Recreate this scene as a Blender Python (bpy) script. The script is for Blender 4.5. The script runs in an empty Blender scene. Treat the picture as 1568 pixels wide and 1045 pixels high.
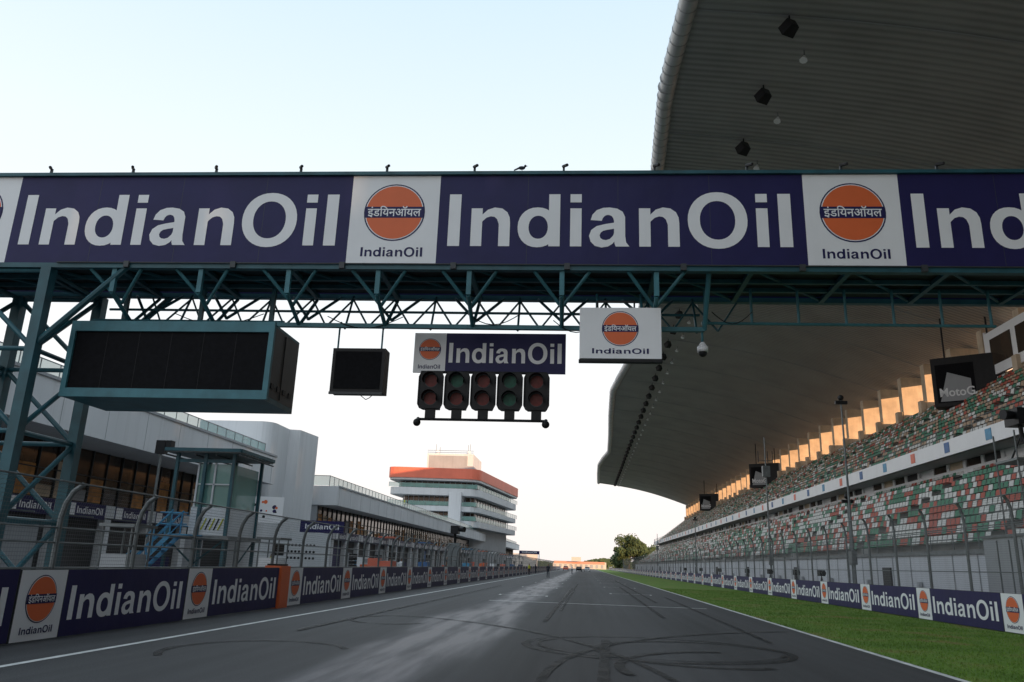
import bpy, math, random
from mathutils import Vector, Matrix
random.seed(7)
R=random.random
sc=bpy.context.scene
sc.view_settings.view_transform='Standard'
sc.view_settings.look='None'
sc.view_settings.exposure=0
# ---------------------------------------------------------------- materials
def nt(name):
    m=bpy.data.materials.new(name); m.use_nodes=True
    t=m.node_tree; b=t.nodes['Principled BSDF']
    return m,t,b
def mat(name,col,rough=0.6,metal=0.0,var=0.12,scale=3.0,bump=0.0,bscale=40,alpha=1.0,spec=0.5,stretch=None,streak=0.0,bdist=1.0):
    m,t,b=nt(name)
    N=t.nodes; L=t.links
    tc=N.new('ShaderNodeTexCoord'); mp=N.new('ShaderNodeMapping')
    L.new(tc.outputs['Object'],mp.inputs[0])
    if stretch: mp.inputs['Scale'].default_value=stretch
    nz=N.new('ShaderNodeTexNoise'); nz.inputs['Scale'].default_value=scale; nz.inputs['Detail'].default_value=6
    L.new(mp.outputs[0],nz.inputs['Vector'])
    r=N.new('ShaderNodeValToRGB')
    r.color_ramp.elements[0].position=0.3; r.color_ramp.elements[1].position=0.7
    r.color_ramp.elements[0].color=[c*(1-var) for c in col[:3]]+[1]
    r.color_ramp.elements[1].color=[min(1,c*(1+var)) for c in col[:3]]+[1]
    L.new(nz.outputs['Fac'],r.inputs[0]); out=r.outputs[0]
    if streak>0:
        mp2=N.new('ShaderNodeMapping'); mp2.inputs['Scale'].default_value=(2.2,2.2,.12); L.new(tc.outputs['Object'],mp2.inputs[0])
        n3=N.new('ShaderNodeTexNoise'); n3.inputs['Scale'].default_value=1.0; n3.inputs['Detail'].default_value=8; n3.inputs['Roughness'].default_value=.7; L.new(mp2.outputs[0],n3.inputs['Vector'])
        mr=N.new('ShaderNodeMapRange'); L.new(n3.outputs['Fac'],mr.inputs[0]); mr.inputs[1].default_value=.5; mr.inputs[2].default_value=.8; mr.inputs[3].default_value=0; mr.inputs[4].default_value=streak
        mx=N.new('ShaderNodeMix'); mx.data_type='RGBA'; L.new(mr.outputs[0],mx.inputs['Factor']); L.new(out,mx.inputs['A']); mx.inputs['B'].default_value=(col[0]*.35,col[1]*.33,col[2]*.3,1); out=mx.outputs['Result']
    L.new(out,b.inputs['Base Color'])
    b.inputs['Roughness'].default_value=rough; b.inputs['Metallic'].default_value=metal
    b.inputs['Alpha'].default_value=alpha
    b.inputs['Specular IOR Level'].default_value=spec
    if bump>0:
        n2=N.new('ShaderNodeTexNoise'); n2.inputs['Scale'].default_value=bscale; n2.inputs['Detail'].default_value=5
        L.new(tc.outputs['Object'],n2.inputs['Vector'])
        bp=N.new('ShaderNodeBump'); bp.inputs['Strength'].default_value=bump; bp.inputs['Distance'].default_value=bdist
        L.new(n2.outputs['Fac'],bp.inputs['Height']); L.new(bp.outputs[0],b.inputs['Normal'])
    return m
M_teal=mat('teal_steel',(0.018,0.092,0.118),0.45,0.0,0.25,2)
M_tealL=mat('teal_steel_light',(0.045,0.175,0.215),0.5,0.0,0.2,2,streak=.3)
M_navy=mat('navy_vinyl',(0.017,0.015,0.085),0.5,0,0.12,0.8,spec=0.3,bump=.25,bscale=2.2,bdist=.06)
M_white=mat('white_vinyl',(0.84,0.84,0.86),0.5,0,0.03,0.8,streak=.07,bump=.2,bscale=2.2,bdist=.06)
M_orange=mat('orange_vinyl',(0.76,0.145,0.04),0.5,0,0.06,1)
M_black=mat('black_plastic',(0.012,0.012,0.014),0.5,0,0.2,4,spec=.3)
M_screen=mat('led_screen',(0.006,0.006,0.008),0.7,0,0.3,9,spec=.12)
M_galv=mat('galvanised_steel',(0.17,0.185,0.19),0.5,0.35,0.2,3)
M_conc=mat('concrete',(0.36,0.35,0.33),0.85,0,0.18,0.7,0.2,20,streak=.3,bdist=.02)
M_pw=mat('white_render',(0.66,0.67,0.69),0.7,0,0.08,0.25,stretch=(1,1,0.25),streak=.28)
M_pwd=mat('grey_render',(0.36,0.37,0.39),0.7,0,0.1,0.3,streak=.3)
M_glass=mat('warm_reflection_glass',(0.07,0.045,0.03),0.12,0.35,0.7,0.35,stretch=(1,1.2,0.6))  # orange-brown reflections painted into the glass tint, mottled by noise
M_dark=mat('dark_interior',(0.03,0.03,0.033),0.6,0,0.5,0.6)
M_red=mat('coral_cladding',(0.76,0.17,0.10),0.5,0,0.08,0.3,streak=.12)
M_silver=mat('roof_tube_cladding',(0.50,0.51,0.52),0.4,0.3,0.15,1.2)
M_fin=mat('rear_wall_render',(0.62,0.49,0.36),0.8,0,0.2,0.8,streak=.3)
M_gglass=mat('green_glass',(0.20,0.42,0.38),0.12,0,0.15,0.5,alpha=0.6)
M_blue=mat('blue_paint',(0.04,0.13,0.32),0.5,0,0.15,3)
M_lblue=mat('stair_blue_paint',(0.07,0.28,0.47),0.5,0,0.15,3)
M_skin=mat('skin',(0.25,0.13,0.08),0.6)
M_cloth=mat('dark_cloth',(0.03,0.035,0.05),0.9)
M_yel=mat('yellow_vest',(0.6,0.6,0.04),0.8)
M_paint=mat('road_paint',(0.66,0.66,0.64),0.7,0,0.25,3)
M_leaf=mat('leaves',(0.07,0.10,0.035),0.8,0,0.5,0.6)
M_bark=mat('bark',(0.10,0.07,0.05),0.9)
M_lred=mat('red_lens',(0.15,0.022,0.018),0.4,0,0.3,8,spec=.25)
M_lgrn=mat('green_lens',(0.012,0.10,0.065),0.4,0,0.3,8,spec=.25)
M_steelblk=mat('dark_steel',(0.05,0.055,0.06),0.5,0.3)

def grid_alpha(name,col,du,w):
    m,t,b=nt(name); N=t.nodes; L=t.links
    tc=N.new('ShaderNodeTexCoord'); sp=N.new('ShaderNodeSeparateXYZ'); L.new(tc.outputs['Object'],sp.inputs[0])
    outs=[]
    for ax in ('Y','Z'):
        a=N.new('ShaderNodeMath'); a.operation='DIVIDE'; L.new(sp.outputs[ax],a.inputs[0]); a.inputs[1].default_value=du
        f=N.new('ShaderNodeMath'); f.operation='FRACT'; L.new(a.outputs[0],f.inputs[0])
        c=N.new('ShaderNodeMath'); c.operation='LESS_THAN'; L.new(f.outputs[0],c.inputs[0]); c.inputs[1].default_value=w
        outs.append(c)
    mx=N.new('ShaderNodeMath'); mx.operation='MAXIMUM'; L.new(outs[0].outputs[0],mx.inputs[0]); L.new(outs[1].outputs[0],mx.inputs[1])
    L.new(mx.outputs[0],b.inputs['Alpha'])
    b.inputs['Base Color'].default_value=(*col,1); b.inputs['Roughness'].default_value=0.5; b.inputs['Metallic'].default_value=0.3
    return m
M_mesh=grid_alpha('wire_mesh',(0.18,0.19,0.20),0.075,0.08)

# ---------------------------------------------------------------- mesh builder
class MB:
    def __init__(s): s.v=[];s.f=[];s.mi=[];s.mats=[]
    def m(s,mt):
        if mt not in s.mats: s.mats.append(mt)
        return s.mats.index(mt)
    def add(s,vs,fs,mt,M=None):
        o=len(s.v)
        for p in vs:
            p=Vector(p)
            if M is not None: p=M@p
            s.v.append(tuple(p))
        k=s.m(mt)
        for f in fs: s.f.append([i+o for i in f]); s.mi.append(k)
    def box(s,x0,x1,y0,y1,z0,z1,mt,M=None):
        vs=[(x,y,z) for x in (x0,x1) for y in (y0,y1) for z in (z0,z1)]
        fs=[(0,1,3,2),(4,6,7,5),(0,4,5,1),(2,3,7,6),(0,2,6,4),(1,5,7,3)]
        s.add(vs,fs,mt,M)
    def tube(s,p,q,r,mt,n=8,M=None,r2=None,cap=True):
        p=Vector(p);q=Vector(q);d=(q-p)
        if d.length<1e-6:return
        d.normalize(); a=d.orthogonal().normalized(); b=d.cross(a)
        if r2 is None:r2=r
        vs=[]
        for i in range(n):
            t=2*math.pi*i/n; vs.append(p+(a*math.cos(t)+b*math.sin(t))*r)
        for i in range(n):
            t=2*math.pi*i/n; vs.append(q+(a*math.cos(t)+b*math.sin(t))*r2)
        fs=[(i,(i+1)%n,n+(i+1)%n,n+i) for i in range(n)]
        if cap: fs+= [tuple(range(n))[::-1],tuple(range(n,2*n))]
        s.add(vs,fs,mt,M)
    def path(s,pts,r,mt,n=8,M=None):
        for a,b in zip(pts[:-1],pts[1:]): s.tube(a,b,r,mt,n,M)
    def quad(s,a,b,c,d,mt,M=None): s.add([a,b,c,d],[(0,1,2,3)],mt,M)
    def disc(s,r,mt,M,n=40,sx=1):
        s.add([(r*sx*math.cos(2*math.pi*i/n),r*math.sin(2*math.pi*i/n),0) for i in range(n)],[tuple(range(n))],mt,M)
    def prism(s,pts,z0,z1,mt,M=None):
        n=len(pts)
        vs=[(x,y,z0) for x,y in pts]+[(x,y,z1) for x,y in pts]
        fs=[(i,(i+1)%n,n+(i+1)%n,n+i) for i in range(n)]+[tuple(range(n))[::-1],tuple(range(n,2*n))]
        s.add(vs,fs,mt,M)
    def sphere(s,c,r,mt,nu=12,nv=8,sc3=(1,1,1),M=None):
        vs=[];fs=[]
        for j in range(nv+1):
            ph=math.pi*j/nv
            for i in range(nu):
                th=2*math.pi*i/nu
                vs.append((c[0]+r*sc3[0]*math.sin(ph)*math.cos(th),c[1]+r*sc3[1]*math.sin(ph)*math.sin(th),c[2]+r*sc3[2]*math.cos(ph)))
        for j in range(nv):
            for i in range(nu):
                fs.append((j*nu+i,(j+1)*nu+i,(j+1)*nu+(i+1)%nu,j*nu+(i+1)%nu))
        s.add(vs,fs,mt,M)
    def obj(s,name,parent=None,smooth=False):
        me=bpy.data.meshes.new(name); me.from_pydata(s.v,[],s.f)
        for m in s.mats: me.materials.append(m)
        me.polygons.foreach_set('material_index',s.mi)
        if smooth: me.polygons.foreach_set('use_smooth',[True]*len(s.f))
        me.update()
        o=bpy.data.objects.new(name,me); sc.collection.objects.link(o)
        if parent: o.parent=parent
        return o
def empty(name,loc=(0,0,0)):
    e=bpy.data.objects.new(name,None); e.location=loc; sc.collection.objects.link(e); return e

# ---------------------------------------------------------------- lettering
def word():
    V=[];Fc=[]
    def strip(o,i,x,z=0,closed=False):
        b=len(V); n=len(o)
        for p in o: V.append((x+p[0],p[1],z))
        for p in i: V.append((x+p[0],p[1],z))
        for k in range(n if closed else n-1):
            k2=(k+1)%n; Fc.append((b+k,b+k2,b+n+k2,b+n+k))
    def rect(x0,x1,y0,y1,z=0.001):
        b=len(V); V.extend([(x0,y0,z),(x1,y0,z),(x1,y1,z),(x0,y1,z)]); Fc.append((b,b+1,b+2,b+3))
    def ell(cx,cy,rx,ry,n=28,p=2.0):
        out=[]
        for k in range(n):
            a=2*math.pi*k/n; c,s=math.cos(a),math.sin(a)
            out.append((cx+rx*math.copysign(abs(c)**(2/p),c),cy+ry*math.copysign(abs(s)**(2/p),s)))
        return out
    w=.21
    def n_(x):
        rect(x,x+w,0,.725)
        strip([(.15,.50),(.215,.61),(.31,.70),(.44,.742),(.58,.722),(.68,.65),(.725,.55),(.735,.44),(.735,0)],
              [(.15,.36),(.22,.48),(.29,.545),(.37,.57),(.44,.56),(.49,.515),(.52,.43),(.525,.40),(.525,0)],x)
    def i_(x): rect(x,x+w,0,.725); rect(x,x+w,.84,1.0)
    rect(0,.225,0,1); n_(.43)
    x=1.31; strip(ell(.37,.362,.37,.382,28,2.15),ell(.385,.362,.18,.22,28,2.1),x,0,True); rect(x+.58,x+.79,0,1)
    i_(2.29)
    x=2.64
    strip([(.03,.50),(.06,.60),(.14,.69),(.26,.735),(.38,.742),(.52,.72),(.62,.66),(.665,.56),(.665,.45),(.665,.2),(.68,.08),(.74,0)],
          [(.235,.485),(.255,.54),(.29,.58),(.33,.597),(.37,.597),(.415,.58),(.445,.54),(.46,.49),(.46,.45),(.46,.14),(.47,.05),(.49,0)],x)
    strip([(.46,.45),(.30,.425),(.14,.385),(.04,.31),(.0,.2),(.03,.09),(.11,.01),(.23,-.02),(.35,.0),(.43,.05),(.47,.10)],
          [(.46,.335),(.34,.315),(.26,.295),(.215,.26),(.195,.21),(.21,.16),(.25,.13),(.31,.12),(.38,.14),(.44,.2),(.47,.28)],x,.001)
    n_(3.56)
    strip(ell(.54,.5,.54,.535,36,2.1),ell(.54,.5,.32,.365,36,2.1),4.45,0,True)
    i_(5.69); rect(6.09,6.32,0,1)
    return [(v[0]/6.32,v[1],v[2]) for v in V],Fc
T_oil=word()
def textmesh(body,off=0.0,res=5):
    c=bpy.data.curves.new('t','FONT'); c.body=body; c.offset=off; c.resolution_u=res; c.size=1
    o=bpy.data.objects.new('t',c); sc.collection.objects.link(o)
    dg=bpy.context.evaluated_depsgraph_get(); dg.update()
    me=bpy.data.meshes.new_from_object(o.evaluated_get(dg))
    vs=[tuple(v.co) for v in me.vertices]; fs=[tuple(p.vertices) for p in me.polygons]
    bpy.data.objects.remove(o); bpy.data.meshes.remove(me)
    xs=[v[0] for v in vs]; ys=[v[1] for v in vs]
    x0,x1,y0,y1=min(xs),max(xs),min(ys),max(ys)
    return [((v[0]-x0)/(x1-x0),(v[1]-y0)/(y1-y0),0) for v in vs],fs
T_hin=textmesh('इंडियनऑयल',0.012,2)
T_moto=textmesh('MotoG',0.02)
def put_text(mb,T,x,y,w,h,z,mt,F):
    mb.add([(x+v[0]*w,y+v[1]*h,z+v[2]) for v in T[0]],T[1],mt,F)
def put_logo(mb,x,y,s,F,z=0.004):
    w,h=s
    mb.quad((x,y,z),(x+w,y,z),(x+w,y+h,z),(x,y+h,z),M_white,F)
    cx=x+w/2; cy=y+h*0.585; r=min(w,h)*0.335
    T=lambda dz:F@Matrix.Translation((cx,cy,z+dz))
    mb.disc(r*1.03,M_navy,T(0.004)); mb.disc(r*0.985,M_white,T(0.007)); mb.disc(r*0.955,M_orange,T(0.010))
    bw=r*0.99;bh=r*0.20
    mb.quad((cx-bw,cy-bh,z+.013),(cx+bw,cy-bh,z+.013),(cx+bw,cy+bh,z+.013),(cx-bw,cy+bh,z+.013),M_navy,F)
    put_text(mb,T_hin,cx-r*0.9,cy-r*0.19,r*1.8,r*0.42,z+.016,M_white,F)
    put_text(mb,T_oil,cx-w*0.345,y+h*0.095,w*0.69,h*0.10,z+.006,M_navy,F)
def put_oil(mb,x,y,w,h,F,z=0.004,fx=0.93,fh=0.60):
    mb.quad((x,y,z),(x+w,y,z),(x+w,y+h,z),(x,y+h,z),M_navy,F)
    tw=w*fx; th=h*fh
    put_text(mb,T_oil,x+(w-tw)*.45,y+(h-th)/2,tw,th,z+.006,M_white,F)
def frame(origin,xaxis):
    X=Vector(xaxis).normalized(); Y=Vector((0,0,1)); Z=X.cross(Y)
    m=Matrix((X,Y,Z)).transposed().to_4x4(); m.translation=Vector(origin); return m

# ---------------------------------------------------------------- ground / road / grass
def road_mat():
    m,t,b=nt('asphalt'); N=t.nodes;L=t.links
    tc=N.new('ShaderNodeTexCoord'); sp=N.new('ShaderNodeSeparateXYZ'); L.new(tc.outputs['Object'],sp.inputs[0])
    def noise(scale,st=None,det=6):
        n=N.new('ShaderNodeTexNoise'); n.inputs['Scale'].default_value=scale; n.inputs['Detail'].default_value=det
        if st:
            mp=N.new('ShaderNodeMapping'); mp.inputs['Scale'].default_value=st; L.new(tc.outputs['Object'],mp.inputs[0]); L.new(mp.outputs[0],n.inputs['Vector'])
        else: L.new(tc.outputs['Object'],n.inputs['Vector'])
        return n
    def math_(op,a,b_=None,c=None):
        n=N.new('ShaderNodeMath'); n.operation=op
        for i,v in enumerate((a,b_,c)):
            if v is None: continue
            if isinstance(v,(int,float)): n.inputs[i].default_value=v
            else: L.new(v,n.inputs[i])
        return n.outputs[0]
    def band(center,half,soft,wob,namp):
        x=math_('ADD',sp.outputs['X'],math_('MULTIPLY',math_('SUBTRACT',wob,0.5),namp))
        d=math_('ABSOLUTE',math_('SUBTRACT',x,center))
        mr=N.new('ShaderNodeMapRange'); mr.interpolation_type='SMOOTHSTEP'
        L.new(d,mr.inputs[0]); mr.inputs[1].default_value=half+soft; mr.inputs[2].default_value=half-soft
        mr.inputs[3].default_value=0; mr.inputs[4].default_value=1
        return mr.outputs[0]
    wob=noise(0.5,(1,0.14,1),4).outputs['Fac']; wob2=noise(1.5,(1.6,0.16,1),7).outputs['Fac']
    damp_sheen=band(-3.1,0.95,0.4,wob,2.4)  # damp strip; its sky sheen is also painted as lighter, bluer asphalt
    patch=N.new('ShaderNodeMapRange'); patch.interpolation_type='SMOOTHSTEP'; L.new(wob2,patch.inputs[0]); patch.inputs[1].default_value=0.32; patch.inputs[2].default_value=0.6
    damp_sheen=math_('MULTIPLY',damp_sheen,math_('ADD',math_('MULTIPLY',patch.outputs[0],0.55),0.45))
    rub=band(-0.4,1.1,0.6,wob,1.0); rub2=band(3.2,0.9,0.8,wob,1.0)
    fine=noise(48,None,3).outputs['Fac']; big=noise(0.35,(1,0.2,1)).outputs['Fac']; streak=noise(2.2,(1.5,0.02,1)).outputs['Fac']
    fine2=N.new('ShaderNodeMapRange'); L.new(fine,fine2.inputs[0]); fine2.inputs[1].default_value=.35; fine2.inputs[2].default_value=.7
    v=math_('ADD',0.043,math_('MULTIPLY',fine2.outputs[0],0.038))
    v=math_('ADD',v,math_('MULTIPLY',math_('SUBTRACT',big,0.5),0.04))
    v=math_('ADD',v,math_('MULTIPLY',math_('SUBTRACT',streak,0.5),0.045))
    v=math_('ADD',v,math_('MULTIPLY',damp_sheen,0.045))
    v=math_('SUBTRACT',v,math_('MULTIPLY',math_('ADD',rub,math_('MULTIPLY',rub2,0.6)),0.020))
    v=math_('MAXIMUM',v,0.014)
    cb=N.new('ShaderNodeCombineColor')
    L.new(v,cb.inputs[0]); L.new(v,cb.inputs[1]); L.new(math_('MULTIPLY',v,math_('ADD',1.05,math_('MULTIPLY',damp_sheen,.12))),cb.inputs[2])
    L.new(cb.outputs[0],b.inputs['Base Color'])
    r=math_('SUBTRACT',0.74,math_('MULTIPLY',damp_sheen,0.28)); L.new(r,b.inputs['Roughness'])
    b.inputs['Specular IOR Level'].default_value=0.38
    bp=N.new('ShaderNodeBump'); bp.inputs['Strength'].default_value=0.5; bp.inputs['Distance'].default_value=0.01
    L.new(noise(90,None,3).outputs['Fac'],bp.inputs['Height']); L.new(bp.outputs[0],b.inputs['Normal'])
    return m
M_road=road_mat()
M_pit=mat('pit_asphalt',(0.10,0.10,0.103),0.8,0,0.25,0.4,0.3,60,bdist=.01)
M_soil=mat('dry_soil',(0.16,0.14,0.09),0.95,0,0.35,0.05)
def grass_mat():
    m,t,b=nt('turf'); N=t.nodes;L=t.links
    tc=N.new('ShaderNodeTexCoord')
    n=N.new('ShaderNodeTexNoise'); n.inputs['Scale'].default_value=.55; n.inputs['Detail'].default_value=8; L.new(tc.outputs['Object'],n.inputs['Vector'])
    r=N.new('ShaderNodeValToRGB'); cr=r.color_ramp; cr.elements[0].position=.3; cr.elements[0].color=(.095,.18,.028,1); cr.elements[1].position=.70; cr.elements[1].color=(.26,.20,.085,1)
    e=cr.elements.new(.52); e.color=(.145,.25,.042,1); e=cr.elements.new(.61); e.color=(.18,.23,.055,1)
    L.new(n.outputs['Fac'],r.inputs[0])
    n2=N.new('ShaderNodeTexNoise'); n2.inputs['Scale'].default_value=14; n2.inputs['Detail'].default_value=4; L.new(tc.outputs['Object'],n2.inputs['Vector'])
    mr=N.new('ShaderNodeMapRange'); L.new(n2.outputs['Fac'],mr.inputs[0]); mr.inputs[1].default_value=.3; mr.inputs[2].default_value=.7; mr.inputs[3].default_value=.6; mr.inputs[4].default_value=1.3
    vm=N.new('ShaderNodeVectorMath'); vm.operation='SCALE'; L.new(r.outputs[0],vm.inputs[0]); L.new(mr.outputs[0],vm.inputs['Scale']); L.new(vm.outputs[0],b.inputs['Base Color'])
    b.inputs['Roughness'].default_value=.9; b.inputs['Specular IOR Level'].default_value=.2
    return m
M_grass=grass_mat()
g=MB(); g.quad((-4000,-3000,-0.012),(4000,-3000,-0.012),(4000,6000,-0.012),(-4000,6000,-0.012),M_soil); g.obj('ground')
g=MB(); g.quad((-10.2,-120,0),(6.3,-120,0),(6.3,900,0),(-10.2,900,0),M_road); g.obj('road')
g=MB(); g.quad((-60,-120,-0.004),(-10.2,-120,-0.004),(-10.2,500,-0.004),(-60,500,-0.004),M_pit); g.obj('pit_lane')
g=MB(); g.quad((13.8,-120,-0.004),(60,-120,-0.004),(60,320,-0.004),(13.8,320,-0.004),M_conc); g.obj('concrete_apron')
g=MB(); g.quad((6.3,-120,-0.002),(13.8,-120,-0.002),(13.8,900,-0.002),(6.3,900,-0.002),M_grass)
for i in range(45000):
    y=11+(R()**1.6)*60; x=6.27+R()*7.15
    h=0.02+R()*0.035; a=R()*6.28; dx=math.cos(a)*0.012; dy=math.sin(a)*0.012
    g.add([(x-dx,y-dy,0),(x+dx,y+dy,0),(x+R()*.03-.015,y+R()*.03-.015,h)],[(0,1,2)],M_grass)
g.obj('grass')
g=MB()
def ln(x0,x1,y0,y1,z=0.004): g.quad((x0,y0,z),(x1,y0,z),(x1,y1,z),(x0,y1,z),M_paint)
ln(-8.05,-7.92,-100,800); ln(6.12,6.27,-100,800)
ln(-4.2,5.3,36.3,36.5)
for k in range(16):
    y=44+8*k; x=-4.5 if k%2==0 else 1.6
    ln(x,x+2.6,y,y+0.14); ln(x,x+.12,y-.7,y); ln(x+2.48,x+2.6,y-.7,y)
g.obj('road_markings')
def tyre_mat():
    m,t,b=nt('tyre_rubber_mark'); N=t.nodes;L=t.links
    b.inputs['Base Color'].default_value=(0.010,0.010,0.010,1); b.inputs['Roughness'].default_value=0.7
    tc=N.new('ShaderNodeTexCoord'); n=N.new('ShaderNodeTexNoise'); n.inputs['Scale'].default_value=1.6; n.inputs['Detail'].default_value=8
    L.new(tc.outputs['Object'],n.inputs['Vector'])
    mr=N.new('ShaderNodeMapRange'); L.new(n.outputs['Fac'],mr.inputs[0]); mr.inputs[1].default_value=.3; mr.inputs[2].default_value=.65; mr.inputs[3].default_value=0.18; mr.inputs[4].default_value=.92
    L.new(mr.outputs[0],b.inputs['Alpha'])
    return m
M_tyre=tyre_mat()
g=MB()
zc_=[0.008]
def arc(cx,cy,rx,ry,a0,a1,w,n=60):
    z=zc_[0]; zc_[0]+=.0015
    for i in range(n):
        a=math.radians(a0+(a1-a0)*i/n); b=math.radians(a0+(a1-a0)*(i+1)/n)
        def P(t,k): return (cx+(rx+k)*math.cos(t),cy+(ry+k)*math.sin(t),z)
        g.quad(P(a,-w/2),P(a,w/2),P(b,w/2),P(b,-w/2),M_tyre)
arc(1.5,17.6,2.7,2.5,-30,330,.2); arc(2.3,17.0,2.0,2.4,20,300,.24); arc(-5.6,14,1.5,1.8,30,220,.14); arc(-5.2,22.5,1.1,1.6,60,330,.14)
arc(12,12,12.6,14,120,196,.16); arc(-8,9,9.6,16,0,70,.14); arc(1.55,17.7,2.5,2.3,150,350,.09)
arc(3.2,14.2,2.6,3.2,100,200,.18)
for (x,y0,y1,w) in ((-1.2,24,60,.14),(-.9,30,75,.12),(2.6,28,70,.15),(3.4,40,100,.14),(.1,9,19,.18),(4.3,20,48,.12),(-6.4,18,60,.12)):
    z=zc_[0]; zc_[0]+=.0015
    g.quad((x,y0,z),(x+w,y0,z),(x+w+.3,y1,z),(x+.3,y1,z),M_tyre)
g.obj('tyre_marks')

# ---------------------------------------------------------------- advertising barriers
def barrier(name,X,side,starts,period,logo_w,h=1.2):
    mb=MB()
    for y in starts:
        dx=(R()-.5)*.02
        if side<0: F=frame((X+dx,y,0.02+R()*.012),(0,1,0))
        else: F=frame((X+dx,y+period,0.02+R()*.012),(0,-1,0))
        L=period
        mb.box(0.0,L-.02,0,h,-0.06,0.0,M_steelblk,F)
        put_logo(mb,0.02,0.01,(logo_w,h-.02),F,0.004)
        put_oil(mb,logo_w+.04,0.01,L-logo_w-.08,h-.02,F,0.004,0.92,0.52)
        for k in range(3):
            mb.box(k*L/3,k*L/3+.08,0,h*.8,-.35,-.06,M_conc,F)
    return mb.obj(name)
PL=5.95
barrier('advertising_barrier',-9.6,-1,[13.2-PL*3,13.2-PL*2,13.2-PL,13.2,19.15]+[26.0+PL*k for k in range(52)],PL,1.25)
barrier('advertising_barrier',13.55,1,[28.2-6.8*k for k in range(1,5)]+[28.2+6.8*k for k in range(60)],6.8,1.3)
mb=MB(); mb.box(-10.1,-9.55,25.15,25.95,0,1.28,M_orange); mb.box(-9.549,-9.54,25.2,25.9,.1,1.2,M_orange); mb.box(-10.1,-9.6,25.3,25.8,1.283,1.34,M_black); mb.obj('marshal_post_block')
mb=MB(); mb.box(-11.0,-10.7,0,330,0,1.1,M_conc); mb.box(-13.2,-11.003,0,330,0,.3,M_conc); mb.obj('pit_wall')

# ---------------------------------------------------------------- catch fences
def fence(name,X,y0,y1,sp,h,dirn,base,ov):
    e=empty(name)
    mb=MB(); n=int((y1-y0)/sp)
    for i in range(n+1):
        y=y0+i*sp
        nn=8 if y<80 else 4
        pts=[(X,y,base),(X,y,h-.7),(X+dirn*.15*ov,y,h-.4),(X+dirn*.5*ov,y,h-.15),(X+dirn*ov,y,h)]
        mb.path(pts,0.055,M_galv,nn)
        if y<100: mb.box(X-.1,X+.1,y-.1,y+.1,base,base+.03,M_galv)
    mb.tube((X+dirn*ov,y0,h),(X+dirn*ov,y1,h),.022,M_galv,6)
    for z in (base+.1,(h+base)/2-.3,h-.9): mb.tube((X,y0,z),(X,y1,z),.02,M_galv,6)
    mb.obj('posts_and_rails',e)
    s=MB(); xo=X+dirn*.06
    P=[(xo,base),(xo,h-.7),(X+dirn*(.15*ov+.05),h-.42),(X+dirn*(.5*ov+.03),h-.17),(X+dirn*ov,h-.02)]
    for a,b in zip(P[:-1],P[1:]): s.quad((a[0],y0,a[1]),(a[0],y1,a[1]),(b[0],y1,b[1]),(b[0],y0,b[1]),M_mesh)
    s.obj('wire_mesh',e)
fence('catch_fence',14.1,7.2,300,3.45,4.35,-1,0,.2)
fence('catch_fence',-10.85,4.0,290,2.95,2.9,1,1.1,.38)

# ---------------------------------------------------------------- gantry
G=empty('start_gantry',(0,20,0)); G.rotation_euler=(0,0,math.radians(1.0))
mb=MB(); zb,zt=9.43,12.16
x0=-6.68-12.56; F=frame((0,0,0),(1,0,0))
mb.box(-22,26,0.03,0.09,zb,zt,M_steelblk)
for k in range(4):
    xs=x0+12.56*k
    put_logo(mb,xs,zb,(2.53,zt-zb),F)
    put_oil(mb,xs+2.53,zb,10.03,zt-zb,F,0.004,0.935,0.575)
    for j in range(1,4): mb.box(xs+2.53+j*2.5,xs+2.54+j*2.5,zb,zt,0.002,.0065,M_steelblk,F)
mb.box(-22,26,2.62,2.68,zb,zt,M_navy)
mb.obj('banner',G)
mb=MB()
for (y,z,r) in ((-.02,zb-.09,.10),(-.02,zt+.06,.07),(2.6,zb-.06,.10),(2.6,zt+.06,.07)):
    mb.box(-22,26,y-r,y+r,z-r*.7,z+r*.7,M_teal)
xn=[-5.72+2.53*k for k in range(-6,12)]
for x in xn:
    mb.box(x-.07,x+.07,.1,2.5,zb-.14,zb-.02,M_teal)
    mb.tube((x,0,zb-.05),(x+2.53,2.5,zb-.07),.05,M_teal,6)
    mb.box(x-.05,x+.05,.12,.22,zb,zt,M_teal)
    mb.box(x-.03,x+.03,-.06,.0,zt+.1,zt+.26,M_steelblk); mb.tube((x-.02,-.05,zt+.26),(x+.1,-.25,zt+.2),.045,M_black,6)
mb.box(-22,26,.3,2.4,zb+.02,zb+.06,M_dark)
mb.box(-22,26,.9,1.0,zb-.12,zb-.0,M_teal); mb.box(-22,26,1.6,1.7,zb-.12,zb-.0,M_teal)
mb.tube((-15,-.16,zb-.02),(15,-.16,zb-.02),.022,M_steelblk,6)
for k in range(9): mb.box(-13+3.1*k,-12.85+3.1*k,-.2,-.1,zb-.16,zb+.02,M_steelblk)
mb.obj('box_truss',G)
mb=MB(); zl=8.03; ym=1.2
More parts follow.
